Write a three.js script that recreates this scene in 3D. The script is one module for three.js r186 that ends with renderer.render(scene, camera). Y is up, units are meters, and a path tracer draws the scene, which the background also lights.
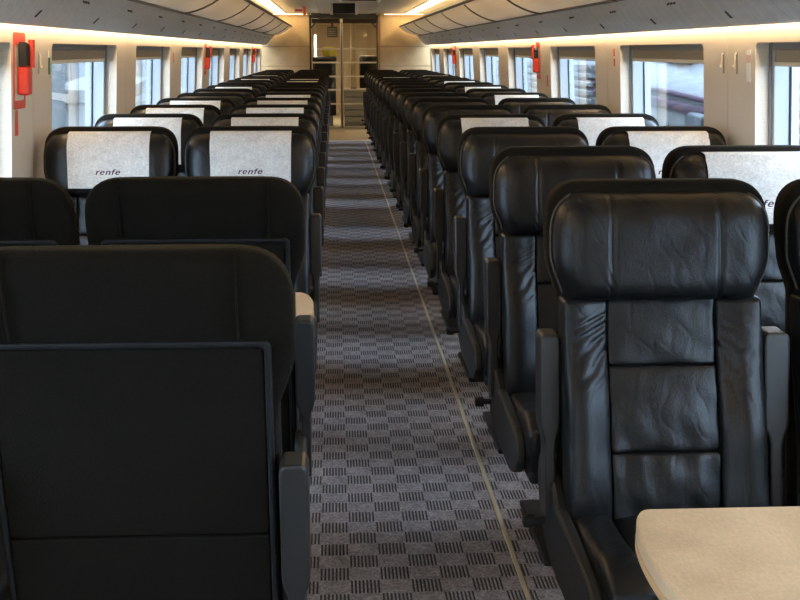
import * as THREE from 'three';
import { RoundedBoxGeometry } from 'three/addons/geometries/RoundedBoxGeometry.js';
import { mergeGeometries, mergeVertices } from 'three/addons/utils/BufferGeometryUtils.js';
import { RectAreaLightUniformsLib } from 'three/addons/lights/RectAreaLightUniformsLib.js';

// ---------------------------------------------------------------- camera, sky, large lights, exposure
const scene = new THREE.Scene();
const camera = new THREE.PerspectiveCamera(27.96, 800 / 600, 0.05, 200);
camera.position.set(-0.2, 1.45, 0);
camera.rotation.order = 'YXZ';
camera.rotation.set(THREE.MathUtils.degToRad(-11.675), THREE.MathUtils.degToRad(-3.0935), 0);
const renderer = new THREE.WebGLRenderer({ antialias: true });
renderer.toneMapping = THREE.LinearToneMapping;
renderer.toneMappingExposure = 2.0;
renderer.shadowMap.enabled = true;
RectAreaLightUniformsLib.init();
scene.background = new THREE.Color().setRGB(4.0, 5.3, 7.0);      // even overcast sky
const Z0 = 2.6, Z1 = -20;                                           // the saloon behind and ahead of the camera
const WARM = new THREE.Color().setRGB(1, 0.7, 0.38), COVE = new THREE.Color().setRGB(1, 0.73, 0.44);
const COVE_LIGHT = 17, CEILING_LIGHT = 4.8;
for (const s of [-1, 1]) {                                          // the two warm light lines under the luggage racks
  const l = new THREE.RectAreaLight(COVE, COVE_LIGHT, 0.018, 22.3);
  l.position.set(s * 1.316, 1.557, (Z0 + Z1) / 2); l.rotation.x = -Math.PI / 2; l.name = 'cove_light'; scene.add(l);
}

// ---------------------------------------------------------------- helpers
let seed = 7;
const rnd = () => { seed = (seed * 1664525 + 1013904223) % 4294967296; return seed / 4294967296; };
const used = {};
function numbered(name) {
  const n = used[name] = (used[name] ?? -1) + 1;
  return n ? name + '_' + String(n).padStart(3, '0') : name;
}
function mesh(name, g, m, parent) {
  const o = new THREE.Mesh(g, m);
  o.castShadow = o.receiveShadow = true;
  o.name = parent ? name : numbered(name);
  (parent ?? scene).add(o);
  return o;
}
function tag(o, label, category, group) { o.userData.label = label; o.userData.category = category; if (group) o.userData.group = group; return o; }
function thing(name, label, category, pos = [0, 0, 0], group) {
  const o = new THREE.Group(); o.name = numbered(name); o.position.set(...pos); scene.add(o);
  return tag(o, label, category, group);
}
function structure(name, pos = [0, 0, 0]) {
  const o = new THREE.Group(); o.name = name; o.position.set(...pos); o.userData.kind = 'structure'; scene.add(o); return o;
}
function struct(name, g, m) { const o = mesh(name, g, m); o.userData.kind = 'structure'; return o; }
const clamp = (x, a, b) => Math.min(b, Math.max(a, x));
const smooth = (a, b, x) => { const t = clamp((x - a) / (b - a), 0, 1); return t * t * (3 - 2 * t); };
const ORD = ['first', 'second', 'third', 'fourth', 'fifth', 'sixth', 'seventh', 'eighth', 'ninth', 'tenth', 'eleventh', 'twelfth', 'thirteenth', 'fourteenth', 'fifteenth', 'sixteenth', 'seventeenth', 'eighteenth', 'nineteenth', 'twentieth', 'twenty-first', 'twenty-second'];

function planarUV(g, fn) {
  const p = g.attributes.position, uv = new Float32Array(p.count * 2);
  for (let i = 0; i < p.count; i++) { const [a, b] = fn(p.getX(i), p.getY(i), p.getZ(i)); uv[2 * i] = a; uv[2 * i + 1] = b; }
  g.setAttribute('uv', new THREE.BufferAttribute(uv, 2));
  return g;
}
// box with lo..hi corners
function box(x0, x1, y0, y1, z0, z1, r = 0) {
  const w = Math.abs(x1 - x0), h = Math.abs(y1 - y0), d = Math.abs(z1 - z0);
  const g = r > 0 ? new RoundedBoxGeometry(w, h, d, 2, Math.min(r, w / 2.02, h / 2.02, d / 2.02)) : new THREE.BoxGeometry(w, h, d);
  return g.translate((x0 + x1) / 2, (y0 + y1) / 2, (z0 + z1) / 2);
}
const bx = (...a) => { const g = box(...a); return planarUV(g, (x, y, z) => [x + z * 0.7, y + z * 0.3]); };
function merged(list) { const l = list.map((g) => { const q = g.index ? g.toNonIndexed() : g; for (const k of Object.keys(q.attributes)) if (!['position', 'normal', 'uv'].includes(k)) q.deleteAttribute(k); return q; }); return mergeGeometries(l); }
// upholstered block: rounded box whose faces swell, then bent by fn(v)
function softBox(sx, sy, sz, r, swell, fn, seg = [12, 12, 6]) {
  let g = new THREE.BoxGeometry(2, 2, 2, ...seg);
  g.deleteAttribute('normal'); g.deleteAttribute('uv');
  g = mergeVertices(g, 1e-5);
  const p = g.attributes.position, v = new THREE.Vector3(), q = new THREE.Vector3(), half = [sx / 2, sy / 2, sz / 2];
  const spread = (t) => Math.sign(t) * (1 - Math.pow(1 - Math.abs(t), 1.7));
  for (let i = 0; i < p.count; i++) {
    const t = [p.getX(i), p.getY(i), p.getZ(i)].map(spread);
    v.set(t[0] * half[0], t[1] * half[1], t[2] * half[2]);
    q.set(clamp(v.x, -half[0] + r, half[0] - r), clamp(v.y, -half[1] + r, half[1] - r), clamp(v.z, -half[2] + r, half[2] - r));
    const d = v.clone().sub(q);
    if (d.lengthSq() > 1e-12) v.copy(q).addScaledVector(d.normalize(), r);
    const sw = swell;
    v.x += (sw[0] ?? 0) * t[0] * (1 - t[1] ** 2) * (1 - t[2] ** 2);
    v.y += (sw[1] ?? 0) * t[1] * (1 - t[0] ** 2) * (1 - t[2] ** 2);
    v.z += (sw[2] ?? 0) * t[2] * (1 - t[0] ** 2) * (1 - t[1] ** 2);
    fn?.(v);
    p.setXYZ(i, v.x, v.y, v.z);
  }
  g.computeVertexNormals();
  return planarUV(g, (x, y, z) => [x + z * 0.6, y + z * 0.6]);
}
// closed skin over rings of {y, w, back, front}: superellipse rings in x and z, stacked along y
function loft(rings, n, seg, dent) {
  const pos = [], idx = [], N = seg;
  for (const r of rings) for (let k = 0; k < N; k++) {
    const a = (k / N) * Math.PI * 2, c = Math.cos(a), s = Math.sin(a), e = 2 / n;
    let x = r.w * Math.sign(c) * Math.abs(c) ** e, t = Math.sign(s) * Math.abs(s) ** e;
    let z = (r.back + r.front) / 2 + t * (r.front - r.back) / 2;
    if (dent) z += dent(x, r.y, t);
    pos.push(x, r.y, z);
  }
  for (let j = 0; j + 1 < rings.length; j++) for (let k = 0; k < N; k++) {
    const a = j * N + k, b = j * N + (k + 1) % N;
    idx.push(a, a + N, b, b, a + N, b + N);
  }
  for (const [j, flip] of [[0, false], [rings.length - 1, true]]) {
    const r = rings[j], c = pos.length / 3; pos.push(0, r.y, (r.back + r.front) / 2);
    for (let k = 0; k < N; k++) { const a = j * N + k, b = j * N + (k + 1) % N; flip ? idx.push(c, b, a) : idx.push(c, a, b); }
  }
  const g = new THREE.BufferGeometry();
  g.setAttribute('position', new THREE.Float32BufferAttribute(pos, 3)); g.setIndex(idx); g.computeVertexNormals();
  return planarUV(g, (x, y, z) => [x + z * 0.6, y + z * 0.3]);
}
function extrude(points, depth, bevel = 0, holes = []) {
  const s = points instanceof THREE.Shape ? points : new THREE.Shape(points.map(([x, y]) => new THREE.Vector2(x, y)));
  for (const h of holes) s.holes.push(h);
  return new THREE.ExtrudeGeometry(s, { depth: depth - 2 * bevel, bevelEnabled: bevel > 0, bevelSize: bevel, bevelThickness: bevel, bevelOffset: -bevel, bevelSegments: 2, curveSegments: 10 }).translate(0, 0, bevel);
}
function roundRect(x0, x1, y0, y1, r, P = THREE.Shape) {
  const s = new P();
  s.moveTo(x0 + r, y0); s.lineTo(x1 - r, y0); s.absarc(x1 - r, y0 + r, r, -Math.PI / 2, 0); s.lineTo(x1, y1 - r); s.absarc(x1 - r, y1 - r, r, 0, Math.PI / 2);
  s.lineTo(x0 + r, y1); s.absarc(x0 + r, y1 - r, r, Math.PI / 2, Math.PI); s.lineTo(x0, y0 + r); s.absarc(x0 + r, y0 + r, r, Math.PI, Math.PI * 1.5);
  return s;
}
const cyl = (r, h, axis, x, y, z, seg = 16) => { const g = new THREE.CylinderGeometry(r, r, h, seg); if (axis === 'x') g.rotateZ(Math.PI / 2); if (axis === 'z') g.rotateX(Math.PI / 2); return g.translate(x, y, z); };

// ---------------------------------------------------------------- textures
function noiseGrid(n, s) { const a = new Float32Array(n * n); let q = s; for (let i = 0; i < n * n; i++) { q = (q * 1664525 + 1013904223) % 4294967296; a[i] = q / 4294967296; } return a; }
const grids = {};
function noise(u, v, cells, s = 1) {                                // tiling value noise, u and v in 0..1
  const g = grids[cells + '_' + s] ??= noiseGrid(cells, s * 977 + 13), x = ((u % 1) + 1) % 1 * cells, y = ((v % 1) + 1) % 1 * cells, i = Math.floor(x) % cells, j = Math.floor(y) % cells;
  const a = x - Math.floor(x), b = y - Math.floor(y), p = a * a * (3 - 2 * a), q = b * b * (3 - 2 * b), i1 = (i + 1) % cells, j1 = (j + 1) % cells;
  return (g[j * cells + i] * (1 - p) + g[j * cells + i1] * p) * (1 - q) + (g[j1 * cells + i] * (1 - p) + g[j1 * cells + i1] * p) * q;
}
function texture(size, fn, color, metres = 1, sy = size) {
  const d = new Uint8Array(size * sy * 4);
  for (let j = 0; j < sy; j++) for (let i = 0; i < size; i++) {
    const c = fn((i + 0.5) / size, (j + 0.5) / sy), o = (j * size + i) * 4;
    for (let k = 0; k < 3; k++) d[o + k] = clamp(Math.round(255 * (Array.isArray(c) ? c[k] : c)), 0, 255);
    d[o + 3] = 255;
  }
  const t = new THREE.DataTexture(d, size, sy);
  t.wrapS = t.wrapT = THREE.RepeatWrapping; t.magFilter = THREE.LinearFilter; t.minFilter = THREE.LinearMipmapLinearFilter; t.generateMipmaps = true;
  if (color) t.colorSpace = THREE.SRGBColorSpace;
  t.repeat.set(1 / metres, 1 / metres); t.needsUpdate = true;
  return t;
}
const rgb = (c, k) => [c[0] * k, c[1] * k, c[2] * k];
// carpet: a chequerboard of plain and ribbed squares, 8 squares to a tile of 0.592 m
const carpetSquare = (u, v) => { const i = Math.floor(u * 8), j = Math.floor(v * 8), a = u * 8 - i, b = v * 8 - j; return [(i + j) % 2, a, b, i, j]; };
const carpetRib = (a, b) => (b > 0.02 && b < 0.98 && a > 0.02 && a < 0.98) ? smooth(0.28, 0.5, Math.abs(((a * 8) % 1) - 0.5) * 2 < 0.5 ? 1 : 0) : 0;
const carpetMap = texture(1024, (u, v) => {
  const [odd, a, b] = carpetSquare(u, v), n = noise(u, v, 256, 2) * 0.5 + noise(u, v, 512, 3) * 0.5, w = noise(u, v, 16, 4);
  const m = noise(u, v, 96, 33);
  let k = 0.84 + 0.42 * (n - 0.5) + 0.26 * (m - 0.5) + 0.1 * (w - 0.5);
  if (odd) k *= 1 - (0.42 + 0.4 * m) * carpetRib(a, b + 0.05 * (noise(u, v, 128, 34) - 0.5)); else k *= 0.97;
  return rgb([0.68, 0.655, 0.665], k);
}, true, 0.68);
const carpetBump = texture(1024, (u, v) => { const [odd, a, b] = carpetSquare(u, v); return 0.55 + 0.4 * (noise(u, v, 512, 5) - 0.5) - (odd ? 0.35 * carpetRib(a, b) : 0); }, false, 0.68);
const leatherBump = texture(512, (u, v) => {
  const f = noise(u, v, 128, 6) * 0.04 + noise(u, v, 256, 7) * 0.04;
  const wx = u + 0.05 * noise(u, v, 8, 8), wy = v + 0.04 * noise(u, v, 8, 9);
  const cr = Math.abs(noise(wx * 1, wy * 1 + wx * 1, 9, 10) - 0.5) * 2;
  return 0.3 + f + 0.10 * smooth(0, 0.5, cr) + 0.45 * noise(u, v, 5, 11) + 0.2 * noise(u, v, 11, 31);
}, false, 0.33);
const fabricBump = texture(512, (u, v) => 0.5 + 0.35 * (noise(u, v, 256, 12) - 0.5) + 0.25 * (noise(u, v, 128, 13) - 0.5), false, 0.12);
const fabricMap = texture(512, (u, v) => { const k = 0.7 + 0.6 * noise(u, v, 256, 12) + 0.1 * noise(u, v, 16, 3); return rgb([0.078, 0.071, 0.056], k); }, true, 0.25);
const fineBump = texture(512, (u, v) => noise(u, v, 256, 14), false, 0.2);
const speckleMap = texture(512, (u, v) => { const k = 0.92 + 0.16 * (noise(u, v, 256, 15) - 0.5) + 0.06 * (noise(u, v, 24, 16) - 0.5); return rgb([0.84, 0.85, 0.85], k); }, true, 0.5);
const woodOf = (c, len) => texture(512, (u, v) => {
  const y = v + 0.012 * noise(u, v, 6, 17), g = noise(u * 0.999, y, 128, 18) , l = noise(u, y, 8, 19);
  const s = noise((u * 4) % 1, y, 64, 20);
  const k = 0.93 + 0.10 * (l - 0.5) + 0.05 * (s - 0.5) + 0.05 * (g - 0.5);
  return [c[0] * k, c[1] * k * (0.99 + 0.02 * l), c[2] * k * (0.97 + 0.04 * l)];
}, true, len);
const tableWood = woodOf([0.80, 0.705, 0.575], 0.6), panelWood = woodOf([0.815, 0.715, 0.545], 1.1);
const wallMap = texture(256, (u, v) => rgb([0.80, 0.755, 0.685], 0.985 + 0.05 * (noise(u, v, 128, 21) - 0.5)), true, 0.3);
// white fleece headrest cover with its printed word
function coverTexture() {
  const c = document.createElement('canvas'); c.width = c.height = 512; const x = c.getContext('2d');
  const im = x.createImageData(512, 512);
  for (let j = 0; j < 512; j++) for (let i = 0; i < 512; i++) {
    const u = i / 512, v = j / 512, k = 0.93 + 0.12 * (noise(u, v, 64, 22) - 0.5) + 0.10 * (noise(u, v, 200, 23) - 0.5) + 0.05 * (noise(u, v, 12, 24) - 0.5), o = (j * 512 + i) * 4;
    im.data[o] = 226 * k; im.data[o + 1] = 224 * k; im.data[o + 2] = 218 * k; im.data[o + 3] = 255;
  }
  x.putImageData(im, 0, 0);
  x.fillStyle = '#3a1f33'; x.font = 'italic bold 66px sans-serif'; x.textAlign = 'center'; x.textBaseline = 'alphabetic';
  x.save(); x.translate(250, 398); x.scale(0.92, 0.92); x.fillText('renfe', 0, 0); x.restore();
  x.strokeStyle = '#7a6a72'; x.lineWidth = 2; x.beginPath(); x.moveTo(305, 410); x.quadraticCurveTo(330, 408, 338, 420); x.stroke();
  const t = new THREE.CanvasTexture(c); t.colorSpace = THREE.SRGBColorSpace; return t;
}

// ---------------------------------------------------------------- materials
const std = (o) => new THREE.MeshStandardMaterial(o);
const lin = (r, g, b) => new THREE.Color().setRGB(r, g, b);
const M = {
  carpet: std({ map: carpetMap, bumpMap: carpetBump, bumpScale: 0.004, roughness: 0.97 }),
  leather: new THREE.MeshPhysicalMaterial({ color: lin(0.005, 0.0055, 0.006), roughness: 0.4, specularIntensity: 0.6, bumpMap: leatherBump, bumpScale: 0.005 }),
  fabric: new THREE.MeshPhysicalMaterial({ map: fabricMap, roughness: 0.9, specularIntensity: 0.16, sheen: 0.4, sheenColor: lin(0.3, 0.23, 0.12), sheenRoughness: 0.5, bumpMap: fabricBump, bumpScale: 0.0015 }),
  rim: new THREE.MeshPhysicalMaterial({ color: lin(0.009, 0.010, 0.011), roughness: 0.5, specularIntensity: 0.4, bumpMap: fineBump, bumpScale: 0.0004 }),
  plastic: std({ color: lin(0.009, 0.009, 0.0085), roughness: 0.55, bumpMap: fineBump, bumpScale: 0.0004 }),
  piping: std({ color: lin(0.03, 0.027, 0.02), roughness: 0.5 }),
  arm: std({ color: lin(0.014, 0.014, 0.0135), roughness: 0.45 }),
  black: std({ color: lin(0.006, 0.006, 0.006), roughness: 0.6 }),
  gasket: std({ color: lin(0.012, 0.014, 0.016), roughness: 0.6 }),
  cover: std({ map: coverTexture(), roughness: 0.95, bumpMap: fineBump, bumpScale: 0.001 }),
  wall: std({ map: wallMap, roughness: 0.6 }),
  jamb: std({ color: lin(0.42, 0.42, 0.41), roughness: 0.5 }),
  blind: std({ color: lin(0.34, 0.27, 0.18), roughness: 0.85 }),
  header: std({ color: lin(0.22, 0.21, 0.2), roughness: 0.7 }),
  bar: std({ color: lin(0.75, 0.66, 0.5), roughness: 0.4 }),
  rack: std({ map: speckleMap, roughness: 0.55, metalness: 0.1 }),
  ceiling: std({ color: lin(0.78, 0.72, 0.58), roughness: 0.5 }),
  shelf: new THREE.MeshPhysicalMaterial({ color: lin(0.82, 0.78, 0.68), roughness: 0.75, transmission: 0.55, thickness: 0 }),
  glass: new THREE.MeshPhysicalMaterial({ color: lin(0.93, 0.96, 0.97), roughness: 0.02, transmission: 1, thickness: 0, ior: 1.45 }),
  bracket: std({ color: lin(0.09, 0.085, 0.075), roughness: 0.5, metalness: 0.4 }),
  table: std({ map: tableWood, roughness: 0.45 }),
  tableEdge: std({ color: lin(0.47, 0.3, 0.15), roughness: 0.4 }),
  panel: std({ map: panelWood, roughness: 0.5 }),
  brass: std({ color: lin(0.5, 0.45, 0.32), roughness: 0.45, metalness: 0.2 }),
  steel: std({ color: lin(0.5, 0.5, 0.5), roughness: 0.3, metalness: 0.9 }),
  satin: std({ color: lin(0.55, 0.55, 0.54), roughness: 0.45, metalness: 0.3 }),
  red: std({ color: lin(0.66, 0.045, 0.018), roughness: 0.45 }),
  redLabel: std({ color: lin(0.6, 0.06, 0.03), roughness: 0.6 }),
  orange: std({ color: lin(0.85, 0.16, 0.04), roughness: 0.5 }),
  green: std({ color: lin(0.02, 0.13, 0.06), roughness: 0.6 }),
  white: std({ color: lin(0.75, 0.75, 0.73), roughness: 0.55 }),
  screen: std({ color: lin(0.005, 0.005, 0.005), roughness: 0.2 }),
  yellow: std({ color: lin(0.85, 0.8, 0.01), roughness: 0.8 }),
  vinyl: std({ color: lin(0.52, 0.49, 0.43), roughness: 0.6 }),
  led: std({ color: lin(1, 0.85, 0.6), emissive: COVE, emissiveIntensity: 3 }),
  lamp: std({ color: lin(1, 0.9, 0.7), emissive: WARM, emissiveIntensity: 2.2 }),
  tube: std({ color: lin(1, 0.95, 0.85), emissive: lin(1, 0.85, 0.6), emissiveIntensity: 3 }),
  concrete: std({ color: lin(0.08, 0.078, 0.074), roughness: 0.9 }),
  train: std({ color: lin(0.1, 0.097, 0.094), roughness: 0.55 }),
  purple: std({ color: lin(0.035, 0.008, 0.024), roughness: 0.75 }),
  dark: std({ color: lin(0.012, 0.015, 0.019), roughness: 0.6 }),
  grey: std({ color: lin(0.3, 0.33, 0.35), roughness: 0.6 }),
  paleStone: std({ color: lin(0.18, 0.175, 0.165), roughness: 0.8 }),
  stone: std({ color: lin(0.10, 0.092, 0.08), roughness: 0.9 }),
};

// ---------------------------------------------------------------- floor, ceiling, end walls
{
  const f = structure('floor');
  const g = box(-1.5, 1.5, -0.08, 0, Z0, Z1); planarUV(g, (x, y, z) => [x, z]);
  mesh('carpet', g, M.carpet, f);
  mesh('threshold', bx(-0.62, 0.62, -0.08, 0.004, -19.92, -23.4), M.vinyl, f);
  mesh('vestibule_floor', bx(-1.5, 1.5, -0.08, 0.0, -23.4, -29), M.vinyl, f);
}
struct('trim_1', bx(0.303, 0.316, -0.004, 0.006, Z0, Z1 + 0.3, 0.002), M.brass);
{
  const c = structure('ceiling');
  const y = 2.04;
  mesh('middle_panel', bx(-0.40, 0.40, y, y + 0.04, Z0, -13.02), M.ceiling, c);
  mesh('middle_panel', bx(-0.40, 0.40, y, y + 0.04, -13.03, Z1), M.ceiling, c);
  for (const s of [-1, 1]) for (let k = 0; k < 11; k++) {
    const z = 2.6 - 2.13 * k, e = Math.max(Z1, z - 2.122);
    if (z - e > 0.1) mesh('side_panel', bx(s * 0.41, s * 1.30, y + 0.006, y + 0.046, z, e), M.ceiling, c);
  }
  mesh('roof_skin', bx(-1.5, 1.5, 2.09, 2.14, Z0 + 0.06, -29), M.grey, c);
}
{
  const b = structure('wall_back');
  mesh('panel', bx(-1.5, 1.5, 0, 2.1, Z0, Z0 + 0.06), M.panel, b);
  const e = structure('wall_end');
  const D0 = -0.575, D1 = 0.50;                                    // the gangway opening
  for (const [x0, x1] of [[-1.5, D0], [D1 + 0.06, 1.5]])
    for (const [y0, y1] of [[0, 1.205], [1.212, 1.515], [1.522, 2.06]]) mesh('wood_panel', bx(x0, x1, y0, y1, Z1, Z1 - 0.04, 0.003), M.panel, e);
  mesh('backing', bx(-1.5, D0 - 0.01, 0, 2.09, Z1 - 0.035, Z1 - 0.07), M.header, e);
  mesh('backing', bx(D1 + 0.06, 1.5, 0, 2.09, Z1 - 0.035, Z1 - 0.07), M.header, e);
  mesh('door_post', bx(D0 - 0.012, D0 + 0.018, 0, 2.02, Z1 + 0.008, Z1 - 0.06), M.gasket, e);
  mesh('door_post', bx(D1, D1 + 0.02, 0, 2.02, Z1 + 0.008, Z1 - 0.06), M.gasket, e);
  mesh('wood_post', bx(D1 + 0.02, D1 + 0.058, 0, 2.04, Z1 + 0.006, Z1 - 0.06), std({ color: lin(0.3, 0.17, 0.07), roughness: 0.5 }), e);
  mesh('lintel', bx(D0 + 0.018, D1, 1.965, 2.05, Z1 + 0.004, Z1 - 0.3), M.bracket, e);
  for (const [x, s] of [[D0 + 0.015, 1], [D1 - 0.0, -1]]) {
    const g = extrude([[0, 0], [0.17 * s, 0.17], [0.135 * s, 0.17], [0, 0.035]], 0.05); mesh('corner_brace', g.translate(x, 1.80, Z1 - 0.05), M.bracket, e);
  }
  // short passage behind the opening
  mesh('passage_wall', bx(D0 - 0.06, D0 - 0.02, 0, 2.05, Z1 - 0.07, -22.9), M.wall, e);
  mesh('passage_wall', bx(D1 + 0.1, D1 + 0.14, 0, 2.05, Z1 - 0.07, -22.9), M.wall, e);
  mesh('passage_ceiling', bx(D0 - 0.06, D1 + 0.14, 2.05, 2.085, Z1 - 0.02, -22.9), M.ceiling, e);
  const v = structure('wall_vestibule');
  mesh('far_wall', bx(-1.5, 1.5, 0, 2.1, -28.6, -28.7), M.wall, v);
  for (const s of [-1, 1]) mesh('side_wall', bx(s * 1.4, s * 1.5, 0, 2.1, -22.9, -28.6), M.panel, v);
  for (const [a, b2] of [[-1.5, -0.635], [0.64, 1.5]]) mesh('door_wall', bx(a, b2, 0, 2.1, -22.9, -22.96), M.wall, v);
  mesh('vestibule_ceiling', bx(-1.4, 1.4, 2.05, 2.09, -22.9, -28.6), M.ceiling, v);
}

// ---------------------------------------------------------------- side walls and windows
const PITCH = 2.13, CENTRE0 = -5.8, OPEN = 0.75, LEAN = 0.0558, WALL0 = 1.42;
const wallX = (y) => WALL0 - LEAN * y;
const centres = []; for (let k = -3; k <= 6; k++) centres.push(CENTRE0 - PITCH * k);
function wallFrame(s) {                                             // local x runs along the wall, y up, z outwards
  const m = new THREE.Matrix4().makeBasis(new THREE.Vector3(0, 0, -s), new THREE.Vector3(0, 1, 0), new THREE.Vector3(s, 0, 0));
  return new THREE.Matrix4().makeTranslation(s * WALL0, 0, 0).multiply(new THREE.Matrix4().makeRotationZ(s * Math.atan(LEAN))).multiply(m);
}
const along = (s, z) => -s * z;                                     // world z to the wall's own x
let windowNumber = 0;
for (const s of [-1, 1]) {
  const frame = wallFrame(s), w = structure(s < 0 ? 'wall_left' : 'wall_right');
  w.applyMatrix4(frame);
  centres.forEach((c) => {
    const near = Math.min(Z0, c + PITCH / 2), far = Math.max(Z1, c - PITCH / 2), u = [along(s, near), along(s, far)].sort((a, b) => a - b), uc = along(s, c);
    const rect = (a, b, c, d) => new THREE.Shape([[a, c], [b, c], [b, d], [a, d]].map((p) => new THREE.Vector2(...p)));
    const sh = rect(u[0] + 0.003, u[1] - 0.003, 0, 1.62), hole = roundRect(uc - OPEN, uc + OPEN, 0.8, 1.482, 0.03, THREE.Path);
    mesh('wall_panel', planarUV(extrude(sh, 0.05, 0, [hole]), (x, y) => [x, y]), M.wall, w);
    if (u[1] < 22) mesh('panel_joint', box(u[1] - 0.01, u[1] + 0.01, 0, 1.6, 0.012, 0.02), M.bracket, w);
    const sk = rect(u[0], u[1], -0.08, 2.1), h2 = roundRect(uc - 0.735, uc + 0.735, 0.77, 1.5, 0.04, THREE.Path);
    mesh('outer_skin', extrude(sk, 0.045, 0, [h2]).translate(0, 0, 0.115), M.jamb, w);
    // window: white jamb, dark gasket, pane, and a roller blind drawn a little way down
    const g = new THREE.Group(); g.name = 'window_' + (++windowNumber); g.userData.kind = 'structure'; scene.add(g);
    g.applyMatrix4(frame.clone().multiply(new THREE.Matrix4().makeTranslation(uc, 0, 0)));
    const jambIn = roundRect(-0.722, 0.722, 0.79, 1.49, 0.05, THREE.Path);
    mesh('window_frame', extrude(roundRect(-0.80, 0.80, 0.74, 1.55, 0.02), 0.06, 0.004, [jambIn]).translate(0, 0, 0.060), M.jamb, g);
    mesh('blind_track', extrude(roundRect(-0.79, 0.79, 0.76, 1.53, 0.02), 0.01, 0, [roundRect(-0.738, 0.738, 0.795, 1.5, 0.03, THREE.Path)]).translate(0, 0, 0.05), M.header, g);
    mesh('gasket', extrude(roundRect(-0.733, 0.733, 0.772, 1.498, 0.05), 0.008, 0.002, [roundRect(-0.717, 0.717, 0.80, 1.46, 0.06, THREE.Path)]).translate(0, 0, 0.118), M.gasket, g);
    mesh('pane', bx(-0.715, 0.715, 0.79, 1.475, 0.125, 0.129), M.glass, g);
    mesh('blind_cassette', bx(-0.735, 0.735, 1.452, 1.5, 0.055, 0.1, 0.008), M.header, g);
    mesh('blind', bx(-0.725, 0.725, 1.408, 1.46, 0.066, 0.07), M.blind, g);
    mesh('blind_bar', bx(-0.728, 0.728, 1.394, 1.41, 0.06, 0.075, 0.004), M.bar, g);
  });
}

// ---------------------------------------------------------------- luggage racks, their lights, ceiling lamps
const rackLine = [[1.302, 1.540], [1.285, 1.548], [1.262, 1.566], [1.228, 1.597], [1.19, 1.640], [1.158, 1.686]];
const shelfLine = [[1.158, 1.692], [1.115, 1.699], [1.07, 1.711], [1.02, 1.730], [0.97, 1.755], [0.92, 1.787], [0.872, 1.830]];
function ribbon(line, th, s, z0, z1) {                              // a bent sheet with thickness, run from z0 to z1
  const n = line.length, off = line.map((p, i) => { const a = line[Math.max(0, i - 1)], b = line[Math.min(n - 1, i + 1)], dx = b[0] - a[0], dy = b[1] - a[1], l = Math.hypot(dx, dy); return [p[0] - (dy / l) * -th, p[1] + (-dx / l) * th]; });
  const sh = [...line, ...off.reverse()].map(([x, y]) => [s * x, y]);
  const g = extrude(sh, Math.abs(z1 - z0)).translate(0, 0, Math.min(z0, z1));
  return planarUV(g, (x, y, z) => [z, x + y]);
}
for (const s of [-1, 1]) {
  const side = s < 0 ? 'the side without floor strip' : 'the floor-strip side';
  const r = thing('luggage_rack', s < 0 ? 'long grey overhead luggage rack with glass shelf on the side without floor strip' : 'long grey overhead luggage rack with glass shelf above the floor-strip side seats', 'luggage rack', [s * 1.3, 1.54, 0]);
  const put = (n, g, m) => mesh(n, g.translate(-s * 1.3, -1.54, 0), m, r);
  for (let k = 0; k < 11; k++) {
    const z = 2.6 - 2.13 * k + 0.05, e = Math.max(-19.95, z - 2.124); if (z - e < 0.1) continue;
    put('underside_panel', ribbon(rackLine, 0.012, s, Math.min(z, 2.58), e), M.rack);
    put('glass_shelf', ribbon(shelfLine, 0.008, s, Math.min(z, 2.58), e), M.shelf);
    if (k) put('bracket', ribbon(shelfLine.map(([x, y]) => [x, y - 0.012]), 0.010, s, z + 0.009, z - 0.009), M.bracket);
  }
  const rail = new THREE.CylinderGeometry(0.013, 0.013, 22.5, 10).rotateX(Math.PI / 2).translate(s * 0.868, 1.838, -8.68); put('edge_rail', rail, M.bracket);
  put('back_panel', bx(s * 1.30, s * 1.325, 1.6, 2.05, 2.58, -19.95), M.rack);
  put('joint_strip', bx(s * 1.148, s * 1.168, 1.682, 1.702, 2.58, -19.95, 0.004), M.bracket);
  for (let k = 0; k < 17; k++) {                                     // dark seat-number plates and the little reading lights
    const z = -2.34 - 1.06 * k;
    const q = new THREE.BoxGeometry(0.034, 0.004, 0.017).rotateZ(s * -0.76).translate(s * 1.245, 1.5805, z);
    put('seat_number_plate', q, M.black);
    for (let j = -1; j <= 1; j++) put('reading_light', new THREE.CylinderGeometry(0.009, 0.009, 0.006, 10).rotateZ(s * 0.9).translate(s * 1.187, 1.6425, z + 0.5 + j * 0.045), M.bracket);
  }
  tag(mesh('led_strip_light', bx(s * 1.306, s * 1.327, 1.561, 1.572, Z0 - 0.1, -19.9), M.led), s < 0 ? 'warm light line above the windows on the side without floor strip' : 'warm light line above the windows on the floor-strip side', 'light');
  for (let k = 0; k < 10; k++) {
    const z = 0.4 - 2.13 * k, t = thing('ceiling_lamp', `long warm ceiling lamp, ${ORD[9 - k]} from the end wall ${s < 0 ? 'opposite the floor strip' : 'on the floor-strip side'}`, 'lamp', [s * 1.02, 2.046, z], 'warm lamps above the luggage racks');
    mesh('housing', bx(-0.09, 0.09, -0.012, 0, -1.0, 1.0, 0.004), M.satin, t);
    for (const q of [-0.5, 0.5]) mesh('diffuser', bx(-0.07, 0.07, -0.022, -0.01, q - 0.46, q + 0.46, 0.004), M.lamp, t);
    const l = new THREE.RectAreaLight(WARM, CEILING_LIGHT, 0.14, 1.9); l.position.set(0, -0.026, 0); l.rotation.x = -Math.PI / 2; l.name = 'ceiling_lamp_light'; t.add(l);
  }
}

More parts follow.
